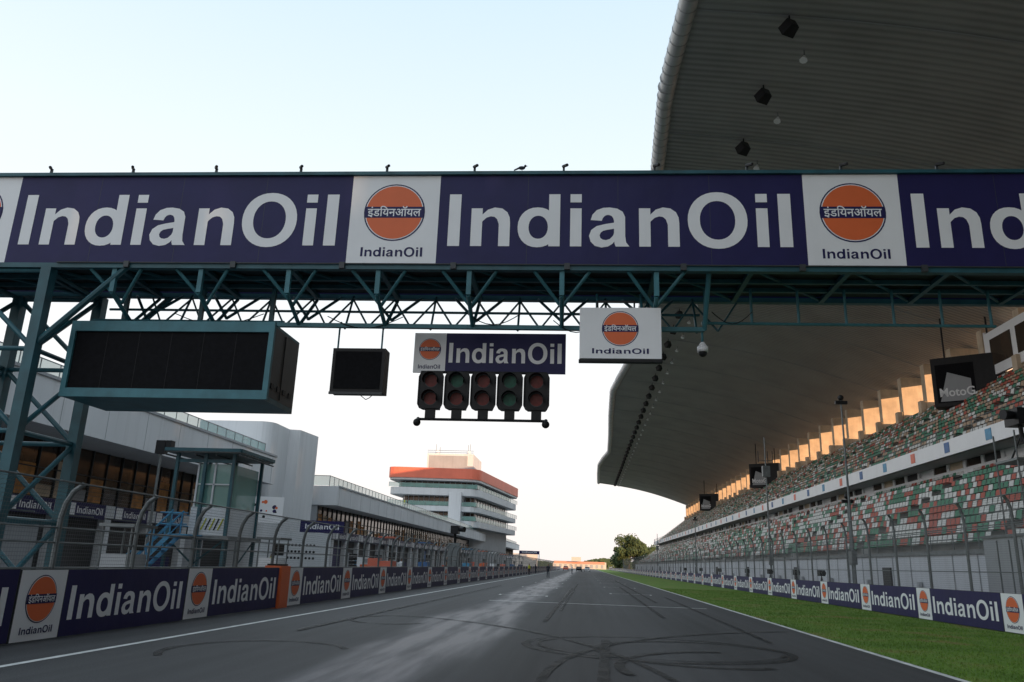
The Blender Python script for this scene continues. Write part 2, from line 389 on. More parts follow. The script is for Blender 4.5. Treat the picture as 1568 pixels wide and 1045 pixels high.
for x in xn:
    if -14.5<x<3.3:
        mb.box(x-.065,x+.065,-.06,.06,zb-.85,zb-.1,M_tealL)
        for s in (-1,1):
            mb.tube((x+s*.75,0,zb-.15),(x,.55,zb-1.0),.05,M_tealL,8)
            mb.tube((x+s*.75,2.5,zb-.1),(x,1.9,zb-1.0),.045,M_teal,8)
        mb.tube((x,0,zb-.85),(x,ym,zl),.06,M_tealL,8); mb.tube((x,2.5,zb-.2),(x,ym,zl),.05,M_teal,8)
        for s in (0,1):
            mb.tube((x+1.265*s,2.1,zb-.3),(x+1.265*s+.63,1.7,zl+.12),.03,M_teal,6)
            mb.tube((x+1.265*s+.63,1.7,zl+.12),(x+1.265*s+1.265,2.1,zb-.3),.03,M_teal,6)
        mb.tube((x+1.265,2.1,zb-.2),(x+1.265,1.5,zl),.035,M_teal,6)
mb.tube((-14.5,1.9,zb-.75),(3.3,1.9,zb-.75),.04,M_teal,8)
mb.tube((-14.5,ym,zl+.08),(-8.7,ym,zl+.08),.05,M_teal,8)
mb.box(-9,3.3,ym-.07,ym+.07,zl-.06,zl+.06,M_tealL)
mb.tube((3.3,ym,zl),(3.3,.2,zb-.1),.07,M_tealL,8)
mb.tube((3.3,1.6,8.35),(11.3,1.6,8.35),.045,M_tealL,8)
for k in range(7): mb.tube((3.4+1.3*k,1.6,8.35),(3.4+1.3*k,1.6,zb-.05),.04,M_tealL,8)
for (a,b,z) in ((-7.4,-5.2,.25),(-3.4,-1.8,.4),(3.5,4.6,.5),(-12,-9.3,.3),(-.9,.4,.2)):
    pts=[(a+(b-a)*i/8,1.1,zl+z-.35*math.sin(math.pi*i/8)) for i in range(9)]; mb.path(pts,.014,M_black,5)
mb.obj('lower_truss',G)
mb=MB()
for (lx,ly) in ((-15.3,0),(-15.3,2.6),(-18.0,0),(-18.0,2.6),(24,0),(24,2.6),(26.4,0),(26.4,2.6)):
    mb.box(lx-.15,lx+.15,ly-.15,ly+.15,0,zb-.15,M_teal)
for bx in (-15.3,24):
    ox=-2.7 if bx<0 else 2.4
    for k in range(4):
        z=k*2.3; z2=z+2.3
        for (p,q) in (((bx,0),(bx+ox,0)),((bx,2.6),(bx+ox,2.6)),((bx,0),(bx,2.6)),((bx+ox,0),(bx+ox,2.6))):
            mb.tube((*p,z),(*q,z2),.075,M_teal,8); mb.tube((*p,z2),(*q,z2),.07,M_teal,8)
    mb.box(bx-1.5,bx+1.5,-.3,2.9,0,.5,M_conc)
mb.tube((-15.3,0,7),(-13,0,zb-.1),.09,M_teal,8);mb.tube((-15.3,2.6,7),(-13,2.6,zb-.1),.09,M_teal,8)
mb.obj('pylons',G)
D=empty('digital_display',(0,20.5,0)); mb=MB()
mb.box(-14.6,-8.8,0.0,2.1,5.85,7.85,M_steelblk)
for k in range(4): mb.box(-8.797,-8.78,.3+.45*k,.5+.45*k,6.1,6.25,M_black)
mb.box(-8.797,-8.78,1.0,1.03,5.9,7.8,M_black)
mb.obj('housing',D); mb=MB()
mb.box(-14.75,-8.7,-.12,-.003,7.62,7.92,M_tealL); mb.box(-14.75,-8.7,-.12,-.003,5.7,5.95,M_tealL)
mb.box(-14.75,-14.6,-.12,-.003,5.953,7.617,M_tealL); mb.box(-8.85,-8.7,-.12,-.003,5.953,7.617,M_tealL)
mb.box(-14.597,-8.853,-.05,-.004,5.953,7.617,M_screen)
for k in range(1,6): mb.box(-14.6+k*.958,-14.59+k*.958,-.056,-.051,5.96,7.61,M_black)
mb.box(-14.7,-8.8,0,2.1,7.853,7.93,M_tealL); mb.box(-14.7,-8.8,0.003,2.1,5.70,5.847,M_teal)
for x in (-13.9,-11.5,-9.3): mb.box(x-.06,x+.06,.9,1.02,7.93,9.3,M_teal)
mb.obj('frame',D)
S=empty('small_display',(0,21.4,0)); mb=MB()
mb.box(-7.3,-5.75,0,.5,6.15,7.45,M_black); mb.box(-7.2,-5.85,-.02,-.002,6.25,7.35,M_screen)
mb.box(-7.3,-5.75,-.06,-.003,6.08,6.148,M_steelblk)
for x in (-7.2,-5.9): mb.tube((x,.1,7.45),(x,.1,8.1),.03,M_tealL,6); mb.tube((x,.1,8.05),(x+.1,-.1,8.2),.03,M_tealL,6)
mb.path([(-6.5,.3,6.15),(-6.3,.3,6.0),(-6.2,.3,6.05),(-6.1,.3,6.15)],.012,M_black,5)
mb.obj('casing',S)
B=empty('hanging_banner',(0,22.0,0)); mb=MB(); F=frame((0,0,0),(1,0,0))
mb.box(-5.05,-.58,.02,.07,6.9,8.1,M_steelblk); put_logo(mb,-5.05,6.9,(.95,1.2),F); put_oil(mb,-4.1,6.9,3.52,1.2,F,.004,.94,.5); mb.obj('panel',B)
Lt=empty('start_lights',(0,21.7,0)); mb=MB()
cols=[-4.42,-3.66,-2.90,-2.14,-1.38]
lens=[(M_lred,M_lred),(M_lgrn,M_lred),(M_lred,M_lred),(M_lgrn,M_lgrn),(M_lred,M_lred)]
for cx,(la,lb) in zip(cols,lens):
    w=.31
    mb.prism([(cx-w,0.0),(cx+w,0.0),(cx+w*.8,.3),(cx-w*.8,.3)],5.78,6.85,M_black)
    mb.prism([(cx-.14,0.05),(cx+.14,0.05),(cx+.14,.2),(cx-.14,.2)],5.5,5.777,M_black)
    for zc,lm in ((6.58,la),(6.06,lb)):
        T=Matrix.Translation((cx,-.012,zc))@Matrix.Rotation(math.pi/2,4,'X')
        mb.disc(.2,M_steelblk,T@Matrix.Translation((0,0,-.004)),24); mb.disc(.18,lm,T@Matrix.Translation((0,0,.004)),24)
        n=14
        for i in range(n):
            a=math.radians(-20+220*i/n); b=math.radians(-20+220*(i+1)/n); r=.215
            mb.quad((cx+r*math.cos(a),-.01,zc+r*math.sin(a)),(cx+r*math.cos(b),-.01,zc+r*math.sin(b)),(cx+r*math.cos(b),-.28,zc+r*math.sin(b)*.98),(cx+r*math.cos(a),-.28,zc+r*math.sin(a)*.98),M_black)
    for sx in (-1,1): mb.quad((cx+sx*w,-.0,5.78),(cx+sx*w,.0,6.85),(cx+sx*.37,-.02,6.7),(cx+sx*.37,-.02,5.9),M_black)
mb.tube((-4.75,.1,5.48),(-1.1,.1,5.48),.04,M_black,8); mb.tube((-4.75,.1,6.86),(-1.1,.1,6.86),.04,M_black,8)
for x in (-4.75,-1.1):
    mb.tube((x,.1,5.5),(x,-.1,5.35),.05,M_black,8); mb.sphere((x,-.05,5.36),.11,M_black)
for x in (-4.0,-2.5,-1.7): mb.tube((x,.45,6.85),(x,.45,8.1),.03,M_black,6)
mb.obj('light_units',Lt)
H=empty('square_sign',(0,20.3,0)); mb=MB(); F=frame((0,0,0),(1,0,0))
mb.box(-.17,2.0,.02,.2,6.9,8.35,M_steelblk); put_logo(mb,-.17,6.93,(2.17,1.42),F)
mb.box(-.19,2.02,-.02,.2,6.84,6.897,M_black)
for x in (.3,1.5): mb.tube((x,.15,8.35),(x,.5,8.9),.04,M_teal,6)
mb.box(.3,1.3,.05,.1,8.52,8.57,M_black); mb.tube((.3,.08,8.35),(.3,.08,8.57),.025,M_black,6); mb.tube((1.3,.08,8.35),(1.3,.08,8.57),.025,M_black,6)
mb.obj('panel',H)
C=empty('cctv_camera',(3.22,21.3,0)); mb=MB()
mb.tube((0,0,8.05),(0,0,7.65),.035,M_tealL,8); mb.tube((0,0,7.68),(0,0,7.55),.05,M_white,12,r2=.14); mb.tube((0,0,7.55),(0,0,7.4),.15,M_white,16); mb.sphere((0,0,7.38),.12,M_black,14,8); mb.obj('dome',C,True)
mb=MB()
mb.sphere((0,0,0),.065,M_cloth,10,8,(1.6,.8,.85)); mb.sphere((.1,0,.06),.038,M_cloth,8,6); mb.tube((.12,0,.06),(.18,0,.055),.012,M_black,5,r2=.003)
mb.tube((-.07,0,0),(-.22,0,-.07),.03,M_cloth,6,r2=.018)
for yy in (-.015,.015): mb.tube((.01,yy,-.03),(.01,yy,-.12),.006,M_black,5)
o=mb.obj('bird'); o.location=(-1.85,19.95,zt+.235)

# ---------------------------------------------------------------- grandstand
GS=empty('grandstand'); Y0,Y1=-260,278
def roofmat():
    m,t,b=nt('ribbed_roof_soffit'); N=t.nodes;L=t.links
    tc=N.new('ShaderNodeTexCoord'); w=N.new('ShaderNodeTexWave'); w.wave_type='BANDS'; w.bands_direction='Y'; w.inputs['Scale'].default_value=0.62
    L.new(tc.outputs['Object'],w.inputs['Vector'])
    n=N.new('ShaderNodeTexNoise'); n.inputs['Scale'].default_value=.25; n.inputs['Detail'].default_value=5; L.new(tc.outputs['Object'],n.inputs['Vector'])
    r=N.new('ShaderNodeValToRGB'); r.color_ramp.elements[0].color=(.20,.20,.192,1); r.color_ramp.elements[1].color=(.36,.355,.34,1)
    r.color_ramp.elements[0].position=.2; r.color_ramp.elements[1].position=1
    mx=N.new('ShaderNodeMath'); mx.operation='MULTIPLY_ADD'; L.new(w.outputs['Fac'],mx.inputs[0]); mx.inputs[1].default_value=.5; L.new(n.outputs['Fac'],mx.inputs[2])
    L.new(mx.outputs[0],r.inputs[0]); L.new(r.outputs[0],b.inputs['Base Color']); b.inputs['Roughness'].default_value=.6
    bp=N.new('ShaderNodeBump'); bp.inputs['Strength'].default_value=.8; bp.inputs['Distance'].default_value=.08; L.new(w.outputs['Fac'],bp.inputs['Height']); L.new(bp.outputs[0],b.inputs['Normal'])
    return m
M_roof=roofmat()
ek=[(-260,5.2),(20,5.6),(34,5.17),(42,4.74),(53,5.15),(70,5.9),(86,6.4),(108,6.2),(118,5.3),(128,4.5),(150,4.9),(175,5.6),(200,6.1),(212,5.0),(227,4.1),(250,4.3),(278,4.8)]
def xe(y):
    for (a,b),(c,d) in zip(ek[:-1],ek[1:]):
        if a<=y<=c: return b+(d-b)*(y-a)/(c-a)
    return 5
ys=[Y0,-100,0]+[5+i*3.5 for i in range(78)]+[Y1]
ns=24
def rz(t): return 29.6+(21.8-29.6)*t+1.3*math.sin(math.pi*t)
mb=MB(); vs=[];fs=[]
for y in ys:
    for i in range(ns+1):
        t=i/ns; vs.append((xe(y)+(37.6-xe(y))*t,y,rz(t)))
W=ns+1
for j in range(len(ys)-1):
    for i in range(ns): fs.append((j*W+i,j*W+i+1,(j+1)*W+i+1,(j+1)*W+i))
mb.add(vs,fs,M_roof); mb.add([(v[0],v[1],v[2]+.5) for v in vs],fs,M_pwd)
j=len(ys)-1
for i in range(ns):
    a=vs[j*W+i];b=vs[j*W+i+1]; mb.quad(a,b,(b[0],b[1],b[2]+.5),(a[0],a[1],a[2]+.5),M_silver)
mb.obj('roof',GS,True)
mb=MB()
for a,b in zip(ys[:-1],ys[1:]): mb.tube((xe(a),a,29.75),(xe(b),b,29.75),.5,M_silver,14,cap=False)
y=25
while y<278:
    mb.tube((xe(y),y,29.75),(xe(y),y+.06,29.75),.525,M_pwd,14); y+=0.9 if y<120 else 3
mb.obj('roof_edge_tube',GS,True)
def roofz(x,y): t=(x-xe(y))/(37.6-xe(y)); return rz(t)
mb=MB(); y=23.0
while y<278:
    pr=None
    for i in range(13):
        x=xe(y)+.3+(37-xe(y))*i/12*.98; p=(x,y,roofz(x,y)-.02)
        if pr: mb.tube(pr,p,.03,M_pwd,4)
        pr=p
    y+=12
mb.obj('soffit_joints',GS)
mb=MB(); y=29.0
while y<275:
    z=roofz(10.2,y)
    mb.tube((10.2,y,z),(10.2,y,z-.35),.04,M_black,6)
    M=Matrix.Translation((10.2,y,z-.7))@Matrix.Rotation(.5,4,'Z')@Matrix.Rotation(-.4,4,'X')
    mb.prism([(-.25,-.27),(.25,-.27),(.36,.36),(-.36,.36)],-.3,.32,M_black,M); mb.box(-.2,.2,-.3,-.272,-.22,.24,M_steelblk,M)
    z=roofz(11.6,y+2.6); mb.tube((11.6,y+2.6,z),(11.6,y+2.6,z-.35),.03,M_galv,6); mb.tube((11.6,y+2.6,z-.35),(11.5,y+2.5,z-.7),.06,M_white,8,r2=.22)
    y+=6
mb.obj('roof_loudspeakers',GS)
M_seatstep=mat('stand_concrete',(0.30,0.30,0.29),0.85,0,0.15,0.5)
M_wpanel=mat('white_panel',(0.55,0.56,0.60),0.6,0,0.06,0.3,streak=.3)
mb=MB()
LR,UR=11,13
for i in range(LR):
    x=17.5+i*.73; z=2.9+i*.5; mb.box(x,x+.73,Y0,Y1,z-1.2,z,M_seatstep)
for i in range(UR):
    x=24.4+i*.73; z=10.2+i*.56; mb.box(x,x+.73,Y0,Y1,z-.7,z,M_seatstep)
mb.box(25.55,25.75,Y0,Y1,0,10.2,M_pwd)
mb.box(37.3,37.6,Y0,Y1,0,18.0,M_fin); mb.box(33.9,37.3,Y0,Y1,16.8,17.2,M_seatstep)
mb.box(17.3,17.5,Y0,Y1,0,2.75,M_wpanel); mb.box(17.22,17.3,Y0,Y1,2.7,2.9,M_galv)
mb.box(23.6,25.5,Y0,Y1,9.3,9.6,M_pwd)
mb.obj('terraces',GS)
mb=MB(); mb.box(23.5,23.75,Y0,Y1,9.3,10.3,M_white)
y=20
k=0
while y<Y1:
    mb.box(23.47,23.497,y,y+.7,9.5,10.15,[M_blue,M_red,M_lblue][k%3]); k+=1; y+=5.5
for z in (10.8,11.1): mb.tube((23.65,0,z),(23.65,Y1,z),.025,M_galv,6)
for z in (3.4,3.8): mb.tube((17.4,0,z),(17.4,Y1,z),.025,M_galv,6)
y=20; k=0
while y<Y1:
    mb.tube((23.65,y,10.3),(23.65,y,11.1),.025,M_galv,5); mb.tube((17.4,y,2.9),(17.4,y,3.8),.025,M_galv,5)
    mb.box(17.26,17.298,y,y+.06,0,2.7,M_pwd)
    mb.box(25.30,25.54,y,y+.4,8.8,9.297,M_white)
    mb.box(25.40,25.54,y+.4,y+2.5,8.8,9.297,[M_glass,M_white,M_dark,M_glass,M_fin][k%5])
    if k%3==0: mb.box(17.1,17.25,y+1.2,y+1.5,.1,1.4,M_pwd)
    if k%8==3: mb.box(17.2,17.29,y+.3,y+1.5,0,2.1,M_dark)
    y+=2.5; k+=1
mb.box(25.3,25.5,0,Y1,8.35,8.797,M_white)
mb.obj('parapets_and_railings',GS)
mb=MB(); y=-250.0
while y<Y1-2:
    mb.box(33.9,37.3,y,y+.9,17.2,22.35,M_fin)
    if y>0:
        mb.box(33.3,33.897,y+.1,y+.8,17.2,18.6,M_fin)
        mb.box(35.2,36.9,y+3.4,y+4.4,17.2,18.2+R()*.8,M_fin); mb.box(34.2,34.3,y+.9,y+6,17.2,18.0,M_dark)
    y+=6
mb.obj('rear_fins',GS)
mb=MB(); mb.box(33.6,33.85,30,67,17.9,21.6,M_white)
mb.box(33.6,37.2,67,67.2,17.2,21.8,M_white)
for k in range(9): mb.box(33.55,33.597,31+4*k,34.2+4*k,18.7,20.9,M_glass)
mb.obj('commentary_boxes',GS)
seatcols=[mat('seat_white',(.62,.62,.60),.6),mat('seat_green',(.045,.20,.12),.6),mat('seat_red',(.40,.08,.05),.6),mat('seat_tan',(.40,.28,.19),.6)]
mb=MB()
def seat(x,y,z,c):
    mb.add([(x+.05,y,z+.42),(x+.05,y+.46,z+.42),(x+.42,y+.46,z+.38),(x+.42,y,z+.38),(x+.52,y+.46,z+.80),(x+.52,y,z+.80)],[(0,1,2,3),(3,2,4,5)],c)
for tier,(rows,xs,zs,dz) in enumerate(((LR,17.5,2.9,.5),(UR,24.4,10.2,.56))):
    for i in range(rows):
        y=22.0; c=seatcols[0]
        while y<Y1-1:
            if (y%18)<1.3: y+=1.3; continue
            r=R(); n=math.sin(y*.23+i*1.3)+math.sin(y*.071-i*.6)
            if R()<.8:
                if tier==0: c=seatcols[0] if r<.42+.12*n else seatcols[1] if r<.74 else seatcols[2]
                else: c=seatcols[1] if r<.33 else seatcols[0] if r<.53 else seatcols[3] if r<.88 else seatcols[2]
            seat(xs+i*.73,y,zs+i*dz,c); y+=.55
mb.obj('seats',GS)
for (yy,zz) in ((68.5,15.6),(146,16.2),(210,16.4)):
    E=empty('stand_video_screen',(29.6,yy,zz)); E.rotation_euler=(0,0,math.radians(-32)); mb=MB()
    mb.box(0,5.4,0,1.6,0,4.2,M_black); F=frame((0,-.004,0),(1,0,0)); mb.quad((.3,.3,0),(3.2,.3,0),(3.2,3.6,0),(.3,3.6,0),M_screen,F)
    mb.quad((.5,.4,.006),(2.9,.4,.006),(2.9,2.2,.006),(1.2,2.9,.006),M_pwd,F)
    put_text(mb,T_moto,.5,.8,2.6,.75,.012,M_white,F)
    mb.tube((1,1,4.2),(1,1,8),.08,M_black,6); mb.tube((4.4,1,4.2),(4.4,1,8),.08,M_black,6)
    mb.obj('casing',E)

def mast(x,y,h,kind):
    E=empty('antenna_mast',(x,y,0)); mb=MB()
    mb.tube((0,0,0),(0,0,h),.09,M_galv,8,r2=.05)
    mb.box(-.15,.15,-.15,.15,2.2,3.0,M_galv)
    if kind==0:
        mb.box(-.3,.3,-.25,.25,h-3.4,h-2.5,M_galv); mb.tube((-.6,0,h-2),(.6,0,h-2),.03,M_galv,6)
        for sx in (-.6,.6,.2): mb.tube((sx,0,h-2.2),(sx,0,h-1.2),.035,M_black,6)
    else:
        mb.sphere((0,0,h),.18,M_black); mb.box(-.35,.35,-.1,.1,h-.4,h-.2,M_black)
    mb.obj('pole',E)
mast(15.5,69.5,12.9,0); mast(15.5,48.5,12.0,1); mast(16.2,51,6.3,1); mast(16.2,120,9,1); mast(16,180,9,0)
E=empty('equipment_cabin',(15.0,25,0)); mb=MB(); mb.box(0,2.2,0,7.0,0,3.1,M_pwd)
for k in range(8): mb.box(-.03,-.002,k*.85,k*.85+.05,.1,3.0,M_galv)
mb.box(-.05,2.25,-.05,7.05,3.102,3.2,M_galv); mb.obj('shell',E)
for (x,y) in ((14.6,52),(14.6,58),(14.6,66),(14.6,75),(14.6,90),(14.6,104),(14.6,120)):
    E=empty('trackside_camera',(x,y,0)); mb=MB()
    for a in range(3): mb.tube((0,0,1.5),(.35*math.cos(a*2.1),.35*math.sin(a*2.1),0),.025,M_black,6)
    mb.box(-.16,.16,-.3,.3,1.5,1.85,M_black); mb.tube((0,-.3,1.68),(0,-.6,1.68),.1,M_black,10,r2=.13); mb.obj('tripod',E)
E=empty('broadcast_camera',(16.2,30.6,3.2)); mb=MB()
mb.box(-.3,.3,-.5,.5,4.0,4.6,M_black); mb.tube((-.3,-.2,4.35),(-.72,-.3,4.35),.14,M_black,10,r2=.2); mb.tube((0,0,3.4),(0,0,4.0),.08,M_black,8)
mb.tube((.2,.4,4.1),(.5,.9,3.9),.03,M_black,6)
for a in range(3): mb.tube((0,0,3.7),(.45*math.cos(a*2.1+.5),.45*math.sin(a*2.1+.5),2.7),.035,M_black,6)
mb.box(-.7,.7,-.8,.8,2.62,2.7,M_galv)
for sx in (-.65,.65):
    for sy in (-.75,.75): mb.tube((sx,sy,0),(sx,sy,3.7),.03,M_galv,6)
mb.obj('camera_body',E)

# ---------------------------------------------------------------- pit buildings
def glassrail(mb,x0,y0,x1,y1,z,h=1.1,sp=1.6):
    d=Vector((x1-x0,y1-y0,0)); n=max(1,int(d.length/sp))
    for i in range(n+1):
        p=Vector((x0,y0,0))+d*i/n; mb.tube((p.x,p.y,z),(p.x,p.y,z+h+.03),.035,M_galv,5)
    mb.quad((x0,y0,z+.08),(x1,y1,z+.08),(x1,y1,z+h),(x0,y0,z+h),M_gglass)
    mb.tube((x0,y0,z+h+.02),(x1,y1,z+h+.02),.035,M_galv,5)
M_warm=mat('amber_reflection',(0.55,0.25,0.07),0.6,0,0.5,1.5)  # amber colour standing for orange reflections in the windows
def pit(name,y0,y1,xf,xw,zt,zf,ze):
    P=empty(name); mb=MB()
    mb.box(xw-12,xw,y0,y1,0,zf-.003,M_dark)
    mb.box(xw-12,xf,y0-.5,y1,zf,zt,M_pw)
    y=y0
    while y<y1: mb.box(xf+.002,xf+.012,y,y+.03,zf+.05,zt-.15,M_pwd); y+=4.2
    mb.box(xf+.001,xf+.08,y0-.5,y1,zt-.12,zt+.05,M_pwd)
    mb.box(xw+.003,xw+.6,y0,y1,3.6,ze,M_pw)
    mb.box(xw-12.1,xw+.3,y0-.3,y0-.003,0,zf-.003,M_pwd)
    mb.obj('walls',P); mb=MB()
    mb.box(xw+.02,xw+.10,y0+.2,y1-.2,ze+.02,zf-.02,M_glass)
    y=y0+.5
    while y<y1-.5:
        mb.box(xw+.10,xw+.2,y,y+.09,ze,zf-.003,M_steelblk)
        if R()<.6: mb.box(xw+.103,xw+.12,y+.15,y+1.6,ze+.1,ze+.1+(zf-ze)*(.15+.5*R()),random.choice([M_warm,M_warm,M_warm,M_pwd,M_fin]))  # mostly amber panels, painted reflections on the glazing
        y+=1.7
    mb.box(xw+.125,xw+.18,y0,y1,(ze+zf)/2,(ze+zf)/2+.07,M_steelblk)
    mb.obj('glazing',P); mb=MB()
    y=y0; k=0
    while y<y1-4:
        mb.box(xw+.004,xw+.5,y,y+.7,0,3.597,M_pw)
        cm=[M_dark,M_navy,M_pwd,M_dark,M_blue,M_pwd,M_dark][k%7]
        mb.box(xw+.01,xw+.05,y+.8,y+4.7,0,[1.2,3,2.2,3.3][k%4],cm)
        F=frame((xw+.62,y+.8,3.45),(0,1,0))
        mb.box(0,4.1,0,.95,-.01,0,M_blue,F); mb.quad((0,0,.004),(4.1,0,.004),(4.1,.95,.004),(0,.95,.004),M_navy,F); put_text(mb,T_oil,1.1,.26,2.7,.44,.01,M_white,F); mb.quad((.1,.08,.01),(.9,.08,.01),(.9,.87,.01),(.1,.87,.01),M_white,F)
        mb.tube((xw+3,y,3.4),(xw+.6,y,3.55),.05,M_galv,6)
        y+=5.2;k+=1
    mb.obj('garages',P)
    mb=MB(); glassrail(mb,xf-1.2,y0,xf-1.2,y1,zt); glassrail(mb,xf-1.2,y0,xw-3,y0,zt)
    mb.obj('roof_railing',P)
    return P
pit('pit_building',14,69.5,-28,-32,10.3,7.75,4.4)
pit('pit_building',82.8,325,-26,-28.5,8.9,6.9,4.4)
P=empty('stair_tower'); mb=MB()
pts=[(-36,70),(-30.2,70)]+[(-30.2+1.2*math.sin(a),71.2-1.2*math.cos(a)) for a in [math.radians(t) for t in (15,30,45,60,75,90)]]+[(-29.0,74.5),(-28.0,74.8),(-27.6,79),(-36,82.7)]
mb.prism(pts,0,13.6,M_pw)
mb.box(-29.2,-28.6,76.9,77.0,0,13.55,M_pwd)
for z in (4.5,9): mb.box(-35.9,-30.2,69.96,69.998,z,z+.05,M_pwd)
mb.obj('walls',P)
P=empty('control_tower'); mb=MB()
A=[(-48.6,191),(-26,193),(-20,245),(-46,250)]
cx=sum(p[0] for p in A)/4; cy=sum(p[1] for p in A)/4
def ins(k): return [(cx+(p[0]-cx)*k,cy+(p[1]-cy)*k) for p in A]
def rnd(pts,r=3.0):
    out=[];n=len(pts)
    for i in range(n):
        p=Vector(pts[i]);a=(Vector(pts[i-1])-p).normalized();b=(Vector(pts[(i+1)%n])-p).normalized()
        for t in (0,.25,.5,.75,1): q=p+a*r*(1-t)**2+b*r*t**2; out.append((q.x,q.y))
    return out
mb.prism(rnd(ins(1.0)),21.2,23.7,M_red); mb.prism(rnd(ins(.985)),20.7,21.197,M_pw)
mb.prism(rnd(ins(.86)),18.9,20.7,M_glass)
mb.prism(rnd(ins(.97)),17.2,18.9,M_pw); mb.prism(rnd(ins(.80)),14.6,17.2,M_glass)
mb.prism(rnd(ins(.97)),13.4,14.6,M_pw); mb.prism(rnd(ins(.82)),11.2,13.4,M_glass); mb.prism(rnd(ins(.97)),9.8,11.2,M_pw); mb.prism(rnd(ins(.82)),0,9.8,M_pwd)
mb.box(-33,-30,192.3,200,10,18,M_pw)
for z,k in ((18.9,.96),(14.6,.96),(11.2,.96)):
    q=ins(k)
    for a,b in zip(q[:2],q[1:3]): glassrail(mb,*a,*b,z,1.1,3)
for (z0,z1,k) in ((18.9,20.7,.863),(14.6,17.2,.803),(11.2,13.4,.823)):
    q=ins(k)
    for a,b in zip(q[:2],q[1:3]):
        for i in range(14):
            t=(i+.5)/14; x=a[0]+(b[0]-a[0])*t; y=a[1]+(b[1]-a[1])*t; mb.tube((x,y,z0),(x,y,z1),.12,M_pwd,4)
mb.box(-40.5,-28.5,200,216,23.7,28.3,M_pw); mb.box(-40,-30,199.9,199.99,24.5,27.8,M_pwd); mb.box(-33,-28.4,199.8,215,23.75,25.2,M_pwd)
for x in (-39,-38,-30.5,-30): mb.tube((x,204,28.3),(x,204,30.5+R()),.06,M_galv,5)
mb.sphere((-38.5,203,29),.6,M_white); mb.sphere((-30.2,203,29),.6,M_white)
for z in (28.6,29.1): mb.tube((-40.5,200,z),(-28.5,200,z),.05,M_galv,5)
mb.obj('floors',P)

P=empty('observation_cabin'); mb=MB()
X0,X1,Ya,Yb=-18.7,-16.0,34.8,38.0
for x in (X0,(X0+X1)/2,X1):
    for y in (Ya,Yb): mb.box(x-.07,x+.07,y-.07,y+.07,0,6.0,M_teal)
mb.box(X0-.4,X1+.4,Ya-.4,Yb+.4,6.0,6.05,M_galv)
for y in (Ya-.45,Yb+.4): mb.box(X0-.45,X1+.45,y-.05,y+.05,6.053,6.2,M_teal)
for x in (X0-.45,X1+.45): mb.box(x-.05,x+.05,Ya-.4,Yb+.35,6.053,6.2,M_teal)
for x in (X0-.4,X1+.4,-17.7,-16.7): mb.tube((x,Ya-.4,5.9),(x,Yb+.4,5.9),.04,M_steelblk,6)
mb.box(X0,X1,Ya-.03,Ya+.03,5.6,5.75,M_teal)
mb.box(X0-.3,X1+.3,Ya-.3,Yb+.2,2.2,2.35,M_galv)
mb.box(X0+.9,X1-.02,Ya+.08,Yb,2.353,3.6,M_pw); mb.box(X0+.95,X1-.1,Ya+.18,Yb-.1,3.603,5.55,M_gglass)
for x in (-17.7,-16.9,-16.08): mb.box(x-.04,x+.04,Ya+.1,Ya+.17,3.603,5.6,M_pw)
mb.box(-17.65,-16.1,Ya+.1,Ya+.165,4.6,4.66,M_pw)
for i in range(6): mb.tube((-17.4+.2*i,Ya+.06,2.6),(-17.2+.2*i,Ya+.06,3.1),.03,M_yel if i%2 else M_black,5)
for z in (2.8,3.3): mb.tube((X0-.3,Ya-.28,z),(X0+1.0,Ya-.28,z),.03,M_lblue,6); mb.tube((X0-.3,Ya-.28,z),(X0-.3,Yb,z),.03,M_lblue,6)
mb.tube((X0,Ya,0),(X1,Ya,2.2),.04,M_teal,6); mb.tube((X1,Ya,0),(X1,Yb,2.2),.04,M_teal,6); mb.tube((X1,Ya,0),(X0,Ya,2.2),.04,M_teal,6)
mb.obj('frame',P); mb=MB()
for s in (0,.9):
    a=Vector((-19.9,33.2+s,0)); b=Vector((-17.7,33.2+s,2.35)); u=Vector((0,0,1.0))
    d=(b-a).normalized(); nrm=Vector((-d.z,0,d.x))
    mb.quad(a-nrm*.10,a+nrm*.10,b+nrm*.10,b-nrm*.10,M_lblue)
    mb.tube(a+u,b+u,.045,M_lblue,6); mb.tube(a+u*.55,b+u*.55,.03,M_lblue,6)
    for t in (.02,.33,.66,.98): p=a+(b-a)*t; mb.tube(p,p+u,.035,M_lblue,6)
for k in range(8):
    t=(k+.5)/8; x=-19.9+2.2*t; mb.box(x-.11,x+.11,33.22,34.08,2.35*t,2.35*t+.04,M_lblue)
mb.box(-17.75,-16.9,33.2,34.5,2.3,2.35,M_lblue)
mb.obj('stairs',P)

P=empty('dotted_sign_board',(-17.2,44,0)); mb=MB(); F=frame((0,0,1.0),(1,.25,0))
mb.box(0,3,0,1.9,-.06,0,M_pw,F)
for i in range(8):
    for j in range(3): mb.disc(.07,M_black,F@Matrix.Translation((.7+.2*i,.5+.35*j,.005)),10)
mb.tube((.1,.1,0),(.1,.1,1),.04,M_galv,6); mb.tube((2.7,.7,0),(2.7,.7,1),.04,M_galv,6); mb.obj('panel',P)
P=empty('sponsor_board',(-27,60,0)); mb=MB(); F=frame((0,0,4.0),(1,.2,0)); mb.box(0,3.6,0,2,-.06,0,M_white,F)
for i in range(14): mb.disc(.06+.1*R(),[M_black,M_orange,M_navy][i%3],F@Matrix.Translation((.6+2.6*R(),.4+1.2*R(),.004+.001*i)),10)
mb.tube((.3,.2,0),(.3,.2,4),.08,M_galv,6); mb.tube((3.3,.8,0),(3.3,.8,4),.08,M_galv,6); mb.obj('panel',P)
P=empty('sponsor_board',(-17,47,0)); mb=MB(); F=frame((0,0,3.0),(1,.2,0)); mb.box(0,2.6,0,.7,-.06,0,M_navy,F); put_text(mb,T_oil,.3,.2,2.0,.3,.006,M_white,F)
